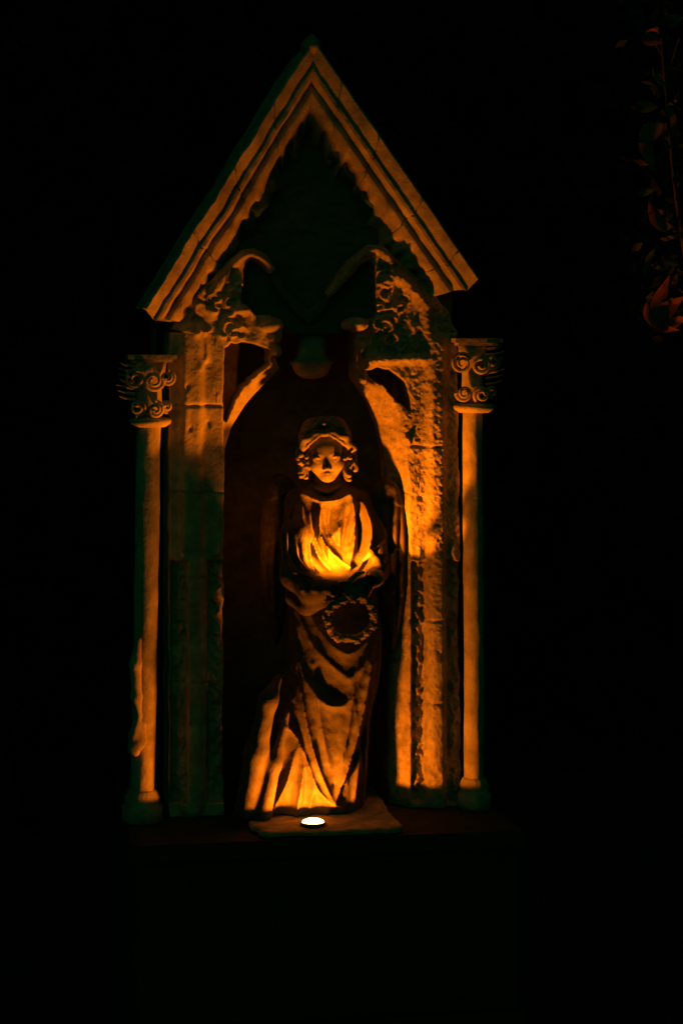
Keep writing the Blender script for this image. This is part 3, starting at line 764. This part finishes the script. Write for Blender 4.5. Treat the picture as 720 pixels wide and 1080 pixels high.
# ================================================================== LAMPS
LX, LY, _z = P3(330, 865, -.192)
foot = empty('ground_spotlight', (LX, LY, ZT), 'small round lit spotlight on the slab at the hem of the robe', 'lamp')
mb = MB(); mb.lathe([(.026, -.012), (.030, -.008), (.031, .003), (.028, .0055), (.0265, .003)], (0, 0, 0), 32); mb.build('lamp_rim', M['metal'], foot)
mb = MB(); mb.lathe([(.0262, .0030), (.0245, .0065), (.018, .0095), (.009, .011), (.001, .0113)], (0, 0, 0), 32); mb.build('lens', M['lens'], foot)
hx, hy_, hz = P3(357, 616, -.130)
hand_l = empty('small_lamp', (hx, hy_, hz), 'small glowing lamp tucked between the forearms and the chest of the angel', 'lamp')
mb = MB(); mb.lathe([(.004, -.016), (.010, -.013), (.0115, -.004), (.0105, -.003)], (0, 0, 0), 24); mb.build('lamp_cup', M['metal'], hand_l)
mb = MB(); mb.lathe([(.0098, -.0035), (.0085, -.001), (.005, .0008), (.0005, .0012)], (0, 0, 0), 24); mb.build('lens', M['lens'], hand_l)
WARM = (1.0, .188, .002)
def spot(name, loc, energy, size, blend, parent, rot=(rad(180), 0, 0), soft=.008):
    ld = bpy.data.lights.new(name, 'SPOT'); ld.energy = energy; ld.color = WARM; ld.spot_size = rad(size); ld.spot_blend = blend; ld.shadow_soft_size = soft
    o = bpy.data.objects.new(name, ld); C.objects.link(o); o.location = loc; o.rotation_euler = rot; o.parent = parent; return o
spot('bulb', (0, 0, .0145), 18.0, 176, .04, foot, rot=(rad(180), 0, 0), soft=.008)
spot('bulb', (0, 0, .032), 20.0, 179, .45, hand_l, rot=(rad(180-22), 0, 0), soft=.006)

# ================================================================== SURROUNDINGS
mb = MB(); mb.add([(-60, -60, 0), (60, -60, 0), (60, 60, 0), (-60, 60, 0)], [(0, 1, 2, 3)])
tag(mb.build('ground', M['soil'], smooth=False), 'dark ground in front of and around the niche', None, None, 'structure')
def leaf_cloud(n, fn, size, seed):
    r = random.Random(seed); v = []; f = []
    for i in range(n):
        c = Vector(fn(r)); u = Vector((r.gauss(0, 1), r.gauss(0, 1), r.gauss(0, 1))).normalized(); w = u.cross(Vector((r.gauss(0, 1), r.gauss(0, 1), r.gauss(0, 1)))).normalized()
        s = size*r.uniform(.6, 1.4); k = len(v)
        v += [c-u*s, c+w*s*.5, c+u*s, c-w*s*.5]; f.append((k, k+1, k+2, k+3))
    m = MB(); m.v = [tuple(p) for p in v]; m.f = f; return m
def hf(r):
    x = r.uniform(-3.4, 4.2); z = r.uniform(0, 3.6)
    return (x, 2.3+.35*math.sin(x*2.1+z)+.25*math.sin(z*3.3+x*.7)+r.uniform(0, .8), z)
m = leaf_cloud(15000, hf, .085, 2)
NX, NZ = 90, 60; k0 = len(m.v)  # backing sheet added to close the sky gaps between the leaves
for i in range(NX+1):
    for j in range(NZ+1):
        x = -9+18*i/NX; z = 6*j/NZ
        m.v.append((x, 3.3+.25*float(noise3(x*2.2, 1.5, z*2.2))+.12*float(noise3(x*6, 4.5, z*6))+.5*(z/6)**2, z))
for i in range(NX):
    for j in range(NZ): a = k0+i*(NZ+1)+j; m.f.append((a, a+NZ+1, a+NZ+2, a+1))
tag(m.build('foliage_backdrop', M['hedge'], smooth=False), 'dark foliage added behind the niche to hide the tinted sky', None, None, 'stuff')
def gf(r): return (r.uniform(-1.4, 1.4), r.uniform(-.9, -.25), .0)
m = MB(); r = random.Random(4)
for i in range(5000):
    x, y, z = gf(r); h = r.uniform(.02, .06); a = r.uniform(0, 3.14); dx, dy = .003*math.cos(a), .003*math.sin(a); bx, by = r.gauss(0, .015), r.gauss(0, .015)
    k = len(m.v); m.v += [(x-dx, y-dy, 0.0), (x+dx, y+dy, 0.0), (x+bx, y+by, h)]; m.f.append((k, k+1, k+2))
tag(m.build('grass', M['grass'], smooth=False), 'short dark grass at the foot of the niche', None, None, 'stuff')

# leafy plant at the right edge
plx, plz = P(735, 0, -.10)
plant = empty('shrub', (plx, -.10, 0), 'tall shrub with russet and green leaves at the right edge of the darkness', 'plant')
def pl(p): return (p[0]-plx, p[1]+.10, p[2])
mb = MB(); stem = [(0, 0, 0), (.02, .01, .4), (-.01, .0, .9), (.01, -.01, 1.4), pl(P3(726, 300, -.10)), pl(P3(712, 200, -.12)), pl(P3(704, 120, -.12)), pl(P3(697, 40, -.13))]
mb.tube([tuple(p) for p in smooth_line(stem, 6)], .012, .003, 8)
for q in ((725, 330, 690, 345), (724, 310, 702, 300), (712, 240, 690, 230), (708, 150, 684, 130), (706, 120, 720, 90), (700, 60, 684, 40), (702, 90, 716, 40)):
    mb.tube([pl(P3(q[0], q[1], -.11)), pl(P3((q[0]+q[2])/2, (q[1]+q[3])/2-3, -.13)), pl(P3(q[2], q[3], -.14))], .004, .0015, 6)
mb.build('stem', M['bark'], plant)
def leaf(tip, root, wid, mat, fold=.3, yd=.0, curl=.02):
    a = Vector(pl(P3(root[0], root[1], -.13+yd))); b = Vector(pl(P3(tip[0], tip[1], -.15+yd)))
    t = (b-a); L_ = t.length; t.normalize(); s = t.cross(Vector((0, 1, 0))).normalized(); up = s.cross(t)
    v = []; f = []; N = 8
    for i in range(N+1):
        q = i/N; wq = wid*math.sin(math.pi*q**.75)*(1-.25*q)+.0005; c = a+t*L_*q+up*curl*math.sin(q*3.1)
        v += [c+s*wq+up*wq*fold, c, c-s*wq+up*wq*fold]
    for i in range(N):
        for j in (0, 1): f.append((i*3+j, i*3+j+1, i*3+j+4, i*3+j+3))
    m = MB(); m.add(v, f); return m.build('leaf', mat, plant)
for args in (((706, 290), (690, 346), .022, 'leaf_red', .2), ((722, 312), (686, 346), .026, 'leaf_red', .35), ((716, 348), (684, 345), .012, 'leaf_red', -.3), ((682, 318), (692, 346), .014, 'leaf_red', .3), ((726, 335), (694, 345), .02, 'leaf_red', .2),
             ((676, 235), (700, 222), .022, 'leaf_red', .3), ((684, 212), (704, 245), .018, 'leaf_red', .2),
             ((694, 28), (684, 48), .020, 'leaf_red', .2), ((676, 36), (698, 44), .016, 'leaf_red', .3), ((700, 22), (720, 18), .018, 'leaf', .2), ((688, 70), (704, 92), .008, 'leaf', .3),
             ((672, 150), (700, 130), .024, 'leaf_yellow', .2), ((690, 182), (680, 130), .020, 'leaf_yellow', .3), ((704, 160), (712, 120), .018, 'leaf_yellow', .3), ((668, 110), (694, 112), .016, 'leaf', .3), ((714, 105), (704, 125), .014, 'leaf', .3),
             ((680, 295), (690, 262), .010, 'leaf', .3), ((672, 205), (690, 200), .010, 'leaf', .2), ((700, 268), (716, 280), .010, 'leaf', .2)):
    leaf(args[0], args[1], args[2], M[args[3]], args[4], random.uniform(-.03, .03))

r2 = random.Random(17); cen_ = [(r2.gauss(704, 17), r2.uniform(-10, 340)) for _ in range(90)]
def sf(r):
    c = cen_[r.randrange(len(cen_))]; p = P3(max(655, c[0]+r.gauss(0, 8)), c[1]+r.gauss(0, 7), -.10+r.uniform(.10, .42)); return pl(p)
m = leaf_cloud(620, sf, .017, 23); m.build('foliage', plain('dim_leaf', (.016, .036, .012), .7), plant, smooth=False)
# ================================================================== SKY, GREEN FILL, CAMERA
sc = bpy.context.scene
wd = bpy.data.worlds.new('World'); sc.world = wd; wd.use_nodes = True
nt = wd.node_tree; bg = nt.nodes['Background']
sky = nt.nodes.new('ShaderNodeTexSky'); sky.sky_type = 'NISHITA'; sky.sun_disc = False; sky.sun_elevation = rad(25); sky.sun_rotation = rad(200)
tint = nt.nodes.new('ShaderNodeMixRGB'); tint.blend_type = 'MULTIPLY'; tint.inputs['Fac'].default_value = 1; tint.inputs['Color2'].default_value = (.07, 1, .28, 1)
nt.links.new(sky.outputs[0], tint.inputs['Color1']); nt.links.new(tint.outputs[0], bg.inputs['Color']); bg.inputs['Strength'].default_value = .0050
ml = bpy.data.lights.new('green_fill', 'SUN'); ml.energy = .002; ml.angle = rad(12); ml.color = (.3, 1, .4)  # added sun lamp for a faint green ambient fill, no moon seen
mo = bpy.data.objects.new('green_fill', ml); C.objects.link(mo); mo.rotation_euler = (rad(60), 0, rad(-20))

cd = bpy.data.cameras.new('camera'); cam = bpy.data.objects.new('camera', cd); C.objects.link(cam)
cam.location = tuple(CAM); cam.rotation_euler = (rad(90), 0, -YAW)
cd.sensor_fit = 'HORIZONTAL'; cd.sensor_width = 36; cd.lens = 36*F/720; cd.shift_y = -(540-HZ)/720
cd.clip_start = .05; cd.clip_end = 500
sc.camera = cam
sc.view_settings.view_transform = 'Standard'; sc.view_settings.look = 'None'; sc.view_settings.exposure = 0; sc.view_settings.gamma = 1
